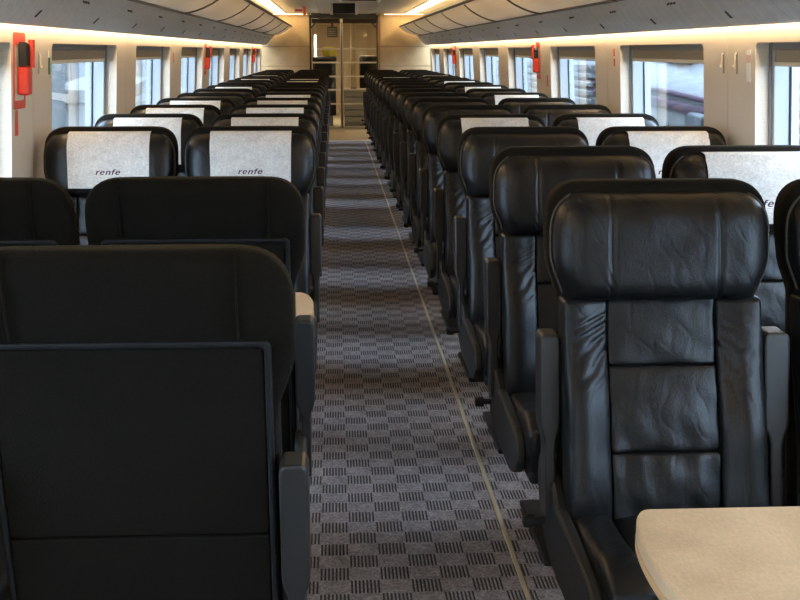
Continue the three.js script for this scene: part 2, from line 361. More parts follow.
// ---------------------------------------------------------------- seats
const recline = (y) => (1.16 - y) * 0.17;                           // how far forward the back stands at height y
const shellW = (y) => {
  if (y > 1.06) { const t = clamp((y - 1.06) / 0.1, 0, 1); return 0.2575 - 0.09 * (1 - Math.pow(Math.max(0, 1 - t ** 2.5), 1 / 2.5)); }
  return y > 0.99 ? 0.2575 : y > 0.87 ? 0.226 + 0.0315 * smooth(0.87, 0.99, y) : 0.226;
};
const shellRings = [];
for (let i = 0; i <= 34; i++) {
  const y = i < 16 ? 0.34 + (i / 16) * 0.56 : i < 26 ? 0.9 + ((i - 16) / 10) * 0.2 : 1.1 + 0.06 * Math.sin(((i - 26) / 8) * Math.PI / 2);
  const cap = y > 1.11 ? 1 - Math.sqrt(Math.max(0, 1 - ((y - 1.11) / 0.05) ** 2)) : 0;
  const back = -0.06 + recline(y) - 0.022 * smooth(0.98, 1.05, y) + cap * 0.035, front = -0.02 + 0.04 * smooth(0.88, 0.94, y) + recline(y) - cap * 0.03;
  shellRings.push({ y, w: shellW(y), back, front });
}
const shellGeo = loft(shellRings, 5, 56, (x, y, t) => (t < -0.5 && y > 1.0 ? 0.006 * Math.exp(-(((Math.abs(x) - 0.166) / 0.005) ** 2)) : 0));
// headrest pillow: its front skin is also what the cover lies on
const P0 = 0.893, P1 = 1.137;
const pillowW = (y) => (y > 1.04 ? 0.250 - 0.085 * (1 - Math.pow(Math.max(0, 1 - ((y - 1.04) / 0.0975) ** 2.4), 1 / 2.4)) : 0.222 + 0.028 * smooth(P0, 1.0, y));
const pillowD = (y) => 0.105 * Math.pow(Math.max(0, 1 - Math.abs((2 * y - P0 - P1) / (P1 - P0)) ** 5), 0.34);
const pillowDent = (x, y) => -0.009 * Math.exp(-(((Math.abs(x) - 0.122) / 0.0035) ** 2)) + 0.014 * smooth(0.13, 0.22, Math.abs(x)) - 0.006 * Math.exp(-((x / 0.09) ** 2)) * smooth(0.95, 1.05, y) + 0.003 * Math.sin(x * 40 + 2) * smooth(1.03, 1.1, y);
const pillowFront = (x, y) => { const w = pillowW(y), d = pillowD(y), e = Math.pow(Math.max(0, 1 - Math.abs(x / w) ** 3.4), 1 / 3.4); return recline(y) - 0.02 + d * e + pillowDent(x, y) * e; };
function pillowGeometry() {
  const nx = 110, ny = 30, pos = [], idx = [];
  for (let j = 0; j <= ny; j++) for (let i = 0; i <= nx; i++) {
    const a = -1 + (2 * j) / ny, y = (P0 + P1) / 2 + ((P1 - P0) / 2) * Math.sin((a * Math.PI) / 2) * 0.9999, b = Math.sin(((-1 + (2 * i) / nx) * Math.PI) / 2), x = b * pillowW(y);
    pos.push(x, y, pillowFront(x, y));
  }
  for (let j = 0; j < ny; j++) for (let i = 0; i < nx; i++) { const p = j * (nx + 1) + i, q = p + nx + 1; idx.push(p, p + 1, q, p + 1, q + 1, q); }
  const g = new THREE.BufferGeometry(); g.setAttribute('position', new THREE.Float32BufferAttribute(pos, 3)); g.setIndex(idx); g.computeVertexNormals();
  return planarUV(g, (x, y) => [x, y]);
}
const pillowGeo = pillowGeometry();
const rimGeo = (() => {                                             // piping between the pillow and the shell
  const left = []; for (let i = 0; i <= 20; i++) { const y = 0.915 + 0.2215 * Math.sin((i / 20) * Math.PI / 2); left.push([pillowW(Math.min(y, 1.1368)) + 0.001, y]); }
  const pts = [...left, ...left.slice().reverse().map(([x, y]) => [-x, y])];
  return new THREE.TubeGeometry(new THREE.CatmullRomCurve3(pts.map(([x, y]) => new THREE.Vector3(x, y, recline(y) + 0.017 - 0.012 * smooth(1.12, 1.137, y)))), 90, 0.0032, 6);
})();
function coverGeometry() {                                          // thin cloth: front skin, then folded back over the top
  const nx = 14, ny = 22, pos = [], idx = [], uv = [], W = 0.157;
  for (let j = 0; j <= ny; j++) for (let i = 0; i <= nx; i++) {
    const u = i / nx, v = j / ny, x = (-W + 2 * W * u) * (1 - 0.02 * (1 - v)) + 0.006;
    const y = 0.934 + Math.min(1, v / 0.86) * 0.198 + 0.012 * smooth(0.8, 0.95, v);
    let z = pillowFront(x, Math.min(y, 1.125)) + 0.006;
    if (v > 0.86) z -= (v - 0.86) / 0.14 * 0.05;
    pos.push(x, y, z); uv.push(u, v);
  }
  for (let j = 0; j < ny; j++) for (let i = 0; i < nx; i++) { const p = j * (nx + 1) + i, q = p + nx + 1; idx.push(p, p + 1, q, p + 1, q + 1, q); }
  const n = pos.length / 3;                                          // back skin a millimetre behind, and a hem round it
  for (let k = 0; k < n; k++) { pos.push(pos[3 * k], pos[3 * k + 1] - 0.0006, pos[3 * k + 2] - 0.0016); uv.push(uv[2 * k], uv[2 * k + 1]); }
  for (let k = 0, m = idx.length; k < m; k += 3) idx.push(idx[k] + n, idx[k + 2] + n, idx[k + 1] + n);
  const edge = []; for (let i = 0; i <= nx; i++) edge.push(i); for (let j = 1; j <= ny; j++) edge.push(j * (nx + 1) + nx); for (let i = nx - 1; i >= 0; i--) edge.push(ny * (nx + 1) + i); for (let j = ny - 1; j >= 0; j--) edge.push(j * (nx + 1));
  for (let k = 0; k + 1 < edge.length; k++) idx.push(edge[k], edge[k] + n, edge[k + 1], edge[k + 1], edge[k] + n, edge[k + 1] + n);
  const g = new THREE.BufferGeometry(); g.setAttribute('position', new THREE.Float32BufferAttribute(pos, 3)); g.setAttribute('uv', new THREE.Float32BufferAttribute(uv, 2)); g.setIndex(idx); g.computeVertexNormals();
  return g;
}
const coverGeo = coverGeometry();
const lay = (v) => { v.z += recline(v.y) - 0.055 * smooth(0.45, 0.9, v.y); };
const crease = (v, x0, amount, f) => amount * Math.sin(v.y * f + v.x * 60 + x0);
const wrinkle = (seedling) => (v) => {                               // soft folds that run up and down the panel
  const k = smooth(0, 0.02, v.z - 0.03);
  v.z += k * (0.003 * Math.sin(v.x * 95 + seedling + v.y * 18) * smooth(0.75, 0.5, v.y) + 0.002 * Math.sin(v.y * 70 + v.x * 45 + seedling * 2));
  lay(v);
};
const bolsterGeo = (s) => softBox(0.104, 0.502, 0.085, 0.014, [0, 0, 0.016], (v) => { v.x += s * 0.1765; v.y += 0.652; v.z += 0.047 + 0.012 * smooth(0, 0.05, s * v.x - 0.14);
  const fold = Math.pow(0.5 + 0.5 * Math.sin(v.y * 190 + s * v.x * 130 + 2.5 * Math.sin(v.y * 37)), 4), where = smooth(0.66, 0.76, v.y) * smooth(0.895, 0.84, v.y) * smooth(0.228, 0.17, s * v.x);
  v.z += smooth(0.05, 0.07, v.z) * (-0.006 * fold * where + 0.003 * Math.sin(v.y * 31 + s)); lay(v); }, [12, 84, 6]);
const midGeo = (y0, y1, sd, sw) => softBox(0.252, y1 - y0 + 0.003, 0.079, 0.011, [0, 0, sw], (v) => { v.y += (y0 + y1) / 2; v.z += 0.040; wrinkle(sd)(v); }, [24, 14, 6]);
const seatY = (v) => { v.y += 0.03 * smooth(0.3, 0.62, v.z) - 0.02 * smooth(0.5, 0.64, v.z); };
const cushionMid = softBox(0.253, 0.12, 0.50, 0.018, [0, 0.014, 0], (v) => { v.y += 0.365; v.z += 0.375; seatY(v); }, [12, 8, 16]);
const cushionSide = (s) => softBox(0.10, 0.125, 0.50, 0.022, [0, 0.012, 0], (v) => { v.x += s * 0.1755; v.y += 0.372; v.z += 0.375; seatY(v); }, [8, 8, 16]);
const armShape = () => {
  const s = new THREE.Shape();
  s.moveTo(-0.015, 0.40); s.lineTo(0.015, 0.40); s.lineTo(0.015, 0.555); s.bezierCurveTo(0.016, 0.59, 0.030, 0.585, 0.0305, 0.62); s.lineTo(0.0305, 0.798); s.quadraticCurveTo(0.0305, 0.815, 0.017, 0.817);
  s.lineTo(-0.017, 0.817); s.quadraticCurveTo(-0.0305, 0.815, -0.0305, 0.798); s.lineTo(-0.0305, 0.62); s.bezierCurveTo(-0.030, 0.585, -0.016, 0.59, -0.015, 0.555);
  const h = new THREE.Path(); h.absarc(0, 0.505, 0.0075, 0, Math.PI * 2); s.holes.push(h, roundRect(-0.006, 0.006, 0.42, 0.485, 0.003, THREE.Path));
  return s;
};
const armGeo = (() => { const g = extrude(armShape(), 0.075, 0.006), p = g.attributes.position; for (let i = 0; i < p.count; i++) p.setZ(i, p.getZ(i) + 0.0 + recline(p.getY(i)) * 0.9); g.computeVertexNormals(); return planarUV(g, (x, y) => [x, y]); })();
const pinGeo = box(-0.006, 0.006, 0.42, 0.485, 0.02, 0.05);
const sideGeo = (() => {                                            // shield beside the cushion, seen from the aisle; profile in z and y
  const s = new THREE.Shape();
  s.moveTo(-0.05, 0.44); s.quadraticCurveTo(-0.05, 0.52, 0.02, 0.52); s.quadraticCurveTo(0.12, 0.50, 0.2, 0.445); s.lineTo(0.52, 0.425); s.quadraticCurveTo(0.6, 0.41, 0.6, 0.35); s.quadraticCurveTo(0.55, 0.285, 0.44, 0.28); s.lineTo(0.16, 0.29); s.quadraticCurveTo(0.0, 0.31, -0.05, 0.44);
  return planarUV(extrude(s, 0.03, 0.008).rotateY(-Math.PI / 2).translate(0.015, 0, 0), (x, y, z) => [z, y]);
})();
const pedestalGeo = merged([box(-0.15, 0.15, 0, 0.02, 0.02, 0.5, 0.006), box(-0.05, 0.05, 0.015, 0.30, 0.1, 0.42, 0.02)]);
const panGeo = bx(-0.215, 0.215, 0.285, 0.325, 0.10, 0.60, 0.012);
const rearFrame = (() => {                                          // raised rim of the rear panel
  const g = extrude(roundRect(-0.221, 0.221, 0.40, 1.016, 0.012), 0.018, 0.004, [roundRect(-0.210, 0.210, 0.411, 1.005, 0.01, THREE.Path)]), p = g.attributes.position;
  for (let i = 0; i < p.count; i++) p.setZ(i, p.getZ(i) - 0.075 + recline(p.getY(i)));
  g.computeVertexNormals(); return planarUV(g, (x, y) => [x, y]);
})();
const rearPanel = (y0, y1, zz) => planarUV(box(-0.2095, 0.2095, y0, y1, zz, zz + 0.012, 0.004).applyMatrix4(new THREE.Matrix4().set(1, 0, 0, 0, 0, 1, 0, 0, 0, -0.17, 1, 0.17 * 1.16, 0, 0, 0, 1)), (x, y) => [x, y]);
const backGeos = { upper: rearPanel(0.678, 1.0045, -0.070), lower: rearPanel(0.412, 0.674, -0.072) };
const G = { bl: bolsterGeo(-1), br: bolsterGeo(1), m1: midGeo(0.752, 0.902, 1, 0.008), m2: midGeo(0.566, 0.750, 2.2, 0.010), m3: midGeo(0.405, 0.564, 4.1, 0.012), cl: cushionSide(-1), cr: cushionSide(1) };
const knobGeo = merged([cyl(0.009, 0.05, 'x', 0, 0.365, 0.06), cyl(0.016, 0.018, 'x', -0.012, 0.365, 0.06), box(-0.03, -0.012, 0.352, 0.378, 0.045, 0.075, 0.004)]);

const shellZ = (x, y) => { const r = shellRings.reduce((a, b) => (Math.abs(b.y - y) < Math.abs(a.y - y) ? b : a)), t = Math.pow(Math.max(0, 1 - Math.abs(x / r.w) ** 5), 1 / 5); return (r.back + r.front) / 2 - t * (r.front - r.back) / 2; };
const pipingGeo = (s) => new THREE.TubeGeometry(new THREE.CatmullRomCurve3([1.018, 1.04, 1.06, 1.08, 1.1, 1.12, 1.138, 1.15].map((y) => { const q = shellRings.reduce((a, b) => (Math.abs(b.y - y) < Math.abs(a.y - y) ? b : a)); return new THREE.Vector3(s * Math.min(0.172, q.w - 0.004), q.y, shellZ(Math.min(0.172, q.w - 0.004), q.y) - 0.0005); })), 24, 0.002, 6);
const pipes = [pipingGeo(-1), pipingGeo(1)];
function makeSeat(aisle, cover, turned) {                                   // aisle: -1 or +1 for the side of its aisle end, 0 for a window seat
  const t = new THREE.Group();
  mesh('back_shell', shellGeo, M.fabric, t);
  const hr = mesh('headrest', pillowGeo, M.leather, t);
  mesh('edge_piping', rimGeo, M.piping, hr);
  if (cover) { const c = mesh('headrest_cover', coverGeo, M.cover, hr); c.userData.label = 'white fleece headrest cover printed renfe'; }
  mesh('bolster', G.bl, M.leather, t); mesh('bolster', G.br, M.leather, t);
  for (const k of ['m1', 'm2', 'm3']) mesh('back_cushion', G[k], M.leather, t);
  mesh('seat_cushion', cushionMid, M.leather, t); mesh('cushion_side', G.cl, M.leather, t); mesh('cushion_side', G.cr, M.leather, t);
  mesh('seat_pan', panGeo, M.black, t); mesh('pedestal', pedestalGeo, M.black, t);
  for (const p of pipes) mesh('seam_piping', p, M.fabric, t);
  mesh('rear_frame', rearFrame, M.rim, t); mesh('rear_panel', backGeos.upper, M.fabric, t); mesh('rear_pocket', backGeos.lower, M.fabric, t);
  if (aisle) {
    const end = aisle * 0.238, sp = mesh('side_shield', sideGeo, M.plastic, t); sp.position.x = end;
    const a = mesh('armrest', armGeo, M.arm, t); a.position.set(aisle * 0.252, 0, turned ? -0.11 : -0.055); a.scale.x = 0.76;
    const b = mesh('armrest', armGeo, M.arm, t); b.position.set(-aisle * 0.2715, 0, turned ? -0.11 : -0.045);
    if (aisle < 0 && !turned) mesh('recline_knob', knobGeo, M.black, t).position.x = aisle * 0.274;
  }
  return t;
}
const protos = {};
function seat(x, z, turned, aisle, cover, label, group) {
  const key = aisle + '_' + cover + turned, first = protos[key] ??= makeSeat(aisle, cover, turned), o = first.clone();
  o.name = numbered('train_seat'); o.position.set(x, 0, z); o.rotation.y = turned ? Math.PI : 0;
  scene.add(o);
  return tag(o, label, 'seat', group);
}
const AX = 0.53, WX = 1.073, ROW = 0.985, RX = 0.538, RW = 1.083;
// the side with the floor strip: every row faces the camera
const coverAisleR = new Set([3, 12, 16]), coverWindowR = new Set([1, 2, 3, 6, 8, 10, 13]);
for (let k = 0; k < 18; k++) {
  const z = -2.72 - ROW * k, c1 = coverAisleR.has(k), c2 = coverWindowR.has(k);
  seat(RX, z, false, -1, c1, `${c1 ? 'white-covered' : 'bare'} black leather aisle seat beside the floor strip, ${ORD[k]} row beyond the larger table`, 'seats beside the floor strip');
  seat(RW, z, false, 0, c2, `${c2 ? 'white-covered' : 'bare'} black leather window seat on the floor-strip side, ${ORD[k]} row beyond the larger table`, 'seats beside the floor strip');
}
// the other side: two rows with their backs to the camera, a table, then rows that face it
const backs = ['black seat back in the front row, turned away, largest of the backs', 'black aisle seat back in the second row turned away, before the small table'];
const backsW = ['black window seat back beside the largest seat back, front row turned away', 'black window seat back in the second row turned away, cut by the frame'];
[-1.85, -2.88].forEach((z, i) => {
  seat(i ? -AX : -0.522, z, true, -1, false, backs[i], 'seats turned away from the camera');
  seat(-WX, z, true, 0, false, backsW[i], 'seats turned away from the camera');
});
const coverAisleL = new Set([0, 1, 2, 3, 4, 8, 9, 13]), coverWindowL = new Set([0, 1, 2, 3, 6, 9, 11, 13]);
for (let k = 0; k < 16; k++) {
  const z = -4.79 - ROW * k, c1 = coverAisleL.has(k), c2 = coverWindowL.has(k);
  seat(-AX, z, false, 1, c1, `${c1 ? 'white-covered' : 'bare'} black leather aisle seat, ${ORD[k]} row past the small table on the side without floor strip`.replace('on the side without floor strip', 'opposite the floor strip'), 'seats opposite the floor strip');
  seat(-WX, z, false, 0, c2, `${c2 ? 'white-covered' : 'bare'} black leather window seat, ${ORD[k]} row past the small table opposite the floor strip`, 'seats opposite the floor strip');
}

// ---------------------------------------------------------------- tables
function table(s, z, label) {
  const t = thing('table', label, 'table', [s * 0.78, 0, z]);
  const e = s * (0.268 - 0.78), w = s * (1.36 - 0.78), d = 0.215, sh = new THREE.Shape();
  // plan: x across the coach, shape y along it; the aisle end is bowed with rounded corners
  sh.moveTo(w, -d); sh.lineTo(e + s * 0.05, -d); sh.bezierCurveTo(e + s * 0.02, -d, e, -d * 0.55, e, 0); sh.bezierCurveTo(e, d * 0.55, e + s * 0.02, d, e + s * 0.05, d); sh.lineTo(w, d); sh.closePath();
  const top = extrude(sh, 0.026, 0.004).rotateX(-Math.PI / 2).translate(0, 0.674, 0);
  mesh('table_top', planarUV(top, (x, y, q) => [x, q]), M.table, t);
  const g2 = extrude(sh.clone(), 0.014, 0.002).rotateX(-Math.PI / 2).translate(0, 0.661, 0).scale(1.002, 1, 0.99);
  mesh('edge_band', g2, M.tableEdge, t);
  mesh('leg', bx(s * 0.1 - 0.035, s * 0.1 + 0.035, 0.012, 0.665, s < 0 ? -0.10 : -0.03, s < 0 ? -0.04 : 0.03, 0.01), M.satin, t);
  mesh('foot', bx(s * 0.1 - 0.11, s * 0.1 + 0.11, 0, 0.016, s < 0 ? -0.15 : -0.08, s < 0 ? 0.01 : 0.08, 0.005), M.satin, t);
}
table(1, -1.665, 'pale wooden fixed table with a bowed aisle end, in front of the black seat');
table(-1, -3.55, 'pale wooden table tip showing behind the second seat back turned away');

// ---------------------------------------------------------------- things on the walls
function onWall(s, y, z, out = 0) {                                 // a frame on the wall: x along the wall, y up, z into the room
  const m = wallFrame(s).multiply(new THREE.Matrix4().makeTranslation(along(s, z), y, -out)).multiply(new THREE.Matrix4().makeRotationY(Math.PI));
  return m;
}
function wallThing(name, label, category, s, y, z, group) { const t = thing(name, label, category, [0, 0, 0], group); t.applyMatrix4(onWall(s, y, z)); return t; }
function hammer(s, z, label) {
  const t = wallThing('emergency_hammer', label, 'hammer', s, 1.4, z, 'red emergency hammers on the pillars');
  const ring = extrude(roundRect(-0.085, 0.085, -0.155, 0.118, 0.012), 0.002, 0, [roundRect(-0.068, 0.068, -0.125, 0.075, 0.008, THREE.Path)]);
  mesh('label_plate', ring, M.redLabel, t);
  mesh('holder', bx(-0.03, 0.03, -0.105, 0.0, 0, 0.042, 0.01), M.red, t);
  for (let k = 0; k < 6; k++) mesh('grip_rib', bx(s * -0.042, s * -0.03, -0.1 + k * 0.016, -0.091 + k * 0.016, 0.008, 0.036, 0.003), M.red, t);
  const hd = new THREE.Shape(); hd.moveTo(-0.035, 0); hd.lineTo(0.03, 0); hd.lineTo(0.03, 0.045); hd.quadraticCurveTo(0.045, 0.06, 0.02, 0.08); hd.lineTo(-0.035, 0.085); hd.closePath();
  mesh('hammer_head', extrude(hd, 0.032, 0.006).translate(0, 0, 0.006), M.black, t);
  mesh('hammer_handle', cyl(0.012, 0.1, 'y', 0.012, 0.045, 0.042), M.red, t);
  mesh('pull_tab', bx(s * -0.075, s * -0.03, -0.005, 0.012, 0.012, 0.018, 0.003), M.orange, t);
}
hammer(-1, -4.53, 'largest red emergency hammer, on the pillar before the first full window');
hammer(-1, -11.05, 'small red emergency hammer between far windows, opposite the floor strip');
hammer(-1, -17.35, 'tiny red emergency hammer by the end wall, opposite the floor strip');
hammer(1, -9.2, 'red emergency hammer on the pillar past the striped train, floor-strip side');
hammer(1, -15.5, 'tiny red emergency hammer by the end wall on the floor-strip side');
function label(s, y0, y1, z, w, bands, text) {
  const t = wallThing('wall_label', text, 'label', s, y0, z);
  let y = 0; for (const [share, m] of bands) { const h = (y1 - y0) * share; mesh('sticker_band', bx(-w / 2, w / 2, y, y + h, -0.001, 0.0022), m, t); y += h; }
}
label(-1, 1.15, 1.24, -4.485, 0.04, [[0.5, M.redLabel], [0.5, std({ color: lin(0.5, 0.12, 0.08), roughness: 0.6 })]], 'small red upright label below the largest red hammer');
label(-1, 1.36, 1.455, -5.0, 0.03, [[0.7, M.green], [0.3, M.bar]], 'narrow green label with a cream top at the window edge');
label(-1, 1.37, 1.44, -8.86, 0.03, [[1, M.redLabel]], 'small red label on the second pillar, opposite the floor strip');
label(1, 1.37, 1.465, -6.68, 0.03, [[0.45, M.redLabel], [0.1, M.bar], [0.45, M.redLabel]], 'narrow red label by the window that shows the striped train');
label(1, 1.34, 1.455, -4.49, 0.04, [[0.6, M.white], [0.25, std({ color: lin(0.6, 0.4, 0.36), roughness: 0.6 })], [0.15, M.white]], 'narrow white label on the pillar beside the window cut by the frame');
label(1, 1.20, 1.28, -8.82, 0.04, [[1, M.redLabel]], 'small dark red label under the floor-strip side hammer');
function hook(s, z, text) {
  const t = wallThing('coat_hook', text, 'hook', s, 1.4, z);
  mesh('back_plate', bx(-0.007, 0.007, -0.035, 0.05, -0.001, 0.003, 0.001), M.header, t);
  mesh('hook_arm', new THREE.TubeGeometry(new THREE.CatmullRomCurve3([[0, 0.045, 0.001], [0, 0.04, 0.008], [0, 0.01, 0.010], [0, -0.012, 0.013], [0, 0, 0.018]].map((p) => new THREE.Vector3(...p))), 12, 0.003, 8), M.wall, t);
}
hook(1, -4.78, 'beige coat hook nearer the striped train window');
hook(1, -4.62, 'beige coat hook nearer the white wall label');
hook(-1, -4.82, 'beige coat hook beside the largest red hammer');

// ---------------------------------------------------------------- hanging displays, sign, doorway and what lies beyond
function display(x, z, w, y0, y1, text) {
  const t = thing('information_display', text, 'display', [x, y0, z]);
  mesh('screen', bx(-w / 2, w / 2, 0, y1 - y0, -0.03, 0.03, 0.005), M.screen, t);
  for (const q of [-1, 1]) mesh('side_bezel', bx(q * w / 2, q * (w / 2 + 0.03), -0.015, y1 - y0, -0.035, 0.035, 0.006), M.satin, t);
  mesh('hanger', bx(-0.04, 0.04, y1 - y0 - 0.005, 2.042 - y0, -0.015, 0.015), M.satin, t);
}
display(-0.068, -15.0, 0.27, 1.895, 2.015, 'black hanging display just above the gangway door');
display(0.0, -9.6, 0.27, 1.832, 1.98, 'black hanging display cut off by the top of the frame');
{
  const t = thing('ceiling_sign', 'small white sign with red bar and orange block hung beside the door', 'sign', [-0.66, 1.95, -17]);
  mesh('sign_plate', bx(-0.07, 0.05, 0, 0.075, -0.006, 0.006, 0.003), M.white, t);
  mesh('red_bar', bx(-0.06, 0.04, 0.03, 0.06, 0.004, 0.0085), M.redLabel, t);
  mesh('orange_block', bx(0.05, 0.09, -0.02, 0.1, -0.015, 0.015, 0.004), M.orange, t);
  mesh('hanger', bx(-0.01, 0.01, 0.07, 0.097, -0.004, 0.004), M.satin, t);
}
for (const s of [-1, 1]) {
  const t = thing('end_wall_lamp', s < 0 ? 'slim warm lamp along the top of the end wall opposite the floor strip' : 'slim warm lamp along the top of the end wall, floor-strip side', 'lamp', [s * 0.93, 2.046, -19.85]);
  mesh('housing', bx(-0.32, 0.32, -0.016, 0, -0.03, 0.03, 0.004), M.satin, t); mesh('diffuser', bx(-0.31, 0.31, -0.026, -0.014, -0.022, 0.022, 0.004), M.lamp, t);
  const l = new THREE.RectAreaLight(WARM, 9, 0.62, 0.044); l.position.set(0, -0.03, 0); l.rotation.x = -Math.PI / 2; l.name = 'end_wall_light'; t.add(l);
}
{
  const d = structure('door_1', [0, 0, -22.93]);
  for (const [x0, x1] of [[-0.635, -0.075], [-0.025, 0.64]]) {
    mesh('door_glass', bx(x0, x1, 0.03, 1.96, -0.006, 0.006), M.glass, d);
    mesh('door_rail', bx(x0, x1, 0.006, 0.06, -0.02, 0.02, 0.004), M.satin, d);
    mesh('door_rail', bx(x0, x1, 1.95, 2.05, -0.02, 0.02, 0.004), M.bracket, d);
    for (const y of [0.48, 0.74, 0.985, 1.24, 1.49]) mesh('door_stripe', bx(x0, x1, y - 0.014, y + 0.014, 0.007, 0.009), M.white, d);
  }
  mesh('door_stile', bx(-0.075, -0.055, 0.02, 1.96, -0.02, 0.02, 0.004), M.steel, d);
  mesh('door_stile', bx(-0.045, -0.025, 0.02, 1.96, -0.02, 0.02, 0.004), M.steel, d);
  mesh('door_seal', bx(-0.056, -0.044, 0.02, 1.96, -0.012, 0.012), M.gasket, d);
}
{
  const c = thing('vestibule_cabinet', 'dark cabinet behind the glass door, under the yellow jacket', 'cabinet', [-0.36, 0, -24.3]);
  mesh('body', bx(-0.25, 0.2, 0.2, 1.27, -0.25, 0.25, 0.02), M.black, c);
  mesh('padded_top', bx(-0.27, 0.22, 1.25, 1.34, -0.26, 0.26, 0.03), M.leather, c);
  mesh('plinth', bx(-0.22, 0.14, 0, 0.21, -0.22, 0.22, 0.01), M.grey, c);
  const j = thing('safety_jacket', 'yellow safety jacket with a pale band lying on the dark cabinet', 'jacket', [-0.30, 1.34, -24.2]);
  mesh('cloth', softBox(0.27, 0.19, 0.16, 0.05, [0.01, 0.01, 0.01], (v) => { v.x += 0.02 - v.y * 0.15; v.y += 0.09; v.z += 0.01 * Math.sin(v.x * 40); if (v.y < 0.02) v.y = Math.max(v.y, -0.001); }, [10, 8, 6]), M.yellow, j);
  mesh('reflective_band', softBox(0.04, 0.175, 0.175, 0.012, [0, 0, 0.01], (v) => { v.x += 0.035 - v.y * 0.2; v.y += 0.088; }, [4, 8, 4]), M.white, j);
  const s2 = thing('dark_chair', 'dark seat back seen through the door beside the grab pole', 'chair', [0.52, 0, -24.85]);
  mesh('backrest', bx(-0.2, 0.25, 0.4, 1.36, -0.06, 0.06, 0.05), M.leather, s2); mesh('seat_base', bx(-0.2, 0.25, 0, 0.42, -0.06, 0.36, 0.03), M.black, s2);
  const p = thing('grab_pole', 'pale wooden grab pole behind the glass door', 'pole', [0.185, 0, -23.9]);
  mesh('pole', cyl(0.052, 1.28, 'y', 0, 1.40, 0), std({ color: lin(0.85, 0.74, 0.5), roughness: 0.5 }), p); mesh('foot', cyl(0.06, 0.03, 'y', 0, 0.745, 0), M.steel, p);
  const k = thing('luggage_locker', 'low grey locker with slatted front behind the glass door', 'locker', [0.2, 0, -24.0]);
  mesh('body', bx(-0.2, 0.3, 0, 0.73, -0.25, 0.12, 0.01), M.grey, k);
  for (let q = 0; q < 5; q++) mesh('slat', bx(-0.19, 0.29, 0.08 + q * 0.125, 0.18 + q * 0.125, 0.11, 0.14, 0.006), M.satin, k);
  const l = thing('tube_lamp', 'bright upright tube lamp in the vestibule', 'lamp', [-0.565, 1.3, -24.9]);
  mesh('tube', cyl(0.022, 0.48, 'y', 0, 0.24, 0), M.tube, l); mesh('end_cap', cyl(0.028, 0.03, 'y', 0, 0, 0), M.satin, l); mesh('end_cap', cyl(0.028, 0.03, 'y', 0, 0.48, 0), M.satin, l);
  mesh('hanger', bx(-0.008, 0.008, 0.49, 0.752, -0.008, 0.008), M.satin, l);
  const pl = new THREE.PointLight(new THREE.Color().setRGB(1, 0.85, 0.6), 0.6); pl.position.set(0, 0.24, 0.06); pl.castShadow = true; pl.name = 'tube_light'; l.add(pl);
  const v = thing('vent_grille', 'dark slatted vent grille above the cabinet beyond the door', 'vent', [-0.22, 1.72, -24.6]);
  mesh('grille_frame', extrude(roundRect(-0.1, 0.1, 0, 0.2, 0.008), 0.03, 0.004, [roundRect(-0.085, 0.085, 0.015, 0.185, 0.004, THREE.Path)]), M.bracket, v);
  for (let q = 0; q < 4; q++) mesh('slat', bx(-0.087, 0.087, 0.025 + q * 0.042, 0.045 + q * 0.042, 0.004, 0.02), M.satin, v);
  mesh('backing', bx(-0.087, 0.087, 0.012, 0.188, 0, 0.004), M.black, v);
  mesh('stem', bx(-0.02, 0.02, 0.19, 0.332, 0.005, 0.025), M.bracket, v);
  for (const [x, z, a] of [[-0.3, -26, 'nearer the tube lamp'], [0.45, -25.4, 'above the grab pole']]) {
    const q = thing('vestibule_lamp', `warm flush ceiling lamp in the vestibule ${a}`, 'lamp', [x, 2.05, z]);
    mesh('housing', bx(-0.2, 0.2, -0.015, 0, -0.3, 0.3, 0.005), M.satin, q); mesh('diffuser', bx(-0.17, 0.17, -0.025, -0.012, -0.27, 0.27, 0.005), M.lamp, q);
    const r = new THREE.RectAreaLight(WARM, 16, 0.34, 0.54); r.position.set(0, -0.03, 0); r.rotation.x = -Math.PI / 2; r.name = 'vestibule_light'; q.add(r);
  }
  const q = thing('passage_lamp', 'small warm ceiling lamp in the gangway before the glass door', 'lamp', [-0.04, 2.05, -21.6]);
  mesh('housing', bx(-0.15, 0.15, -0.015, 0, -0.15, 0.15, 0.005), M.satin, q); mesh('diffuser', bx(-0.12, 0.12, -0.025, -0.012, -0.12, 0.12, 0.005), M.lamp, q);
  const r = new THREE.RectAreaLight(WARM, 22, 0.24, 0.24); r.position.set(0, -0.03, 0); r.rotation.x = -Math.PI / 2; r.name = 'passage_light'; q.add(r);
}

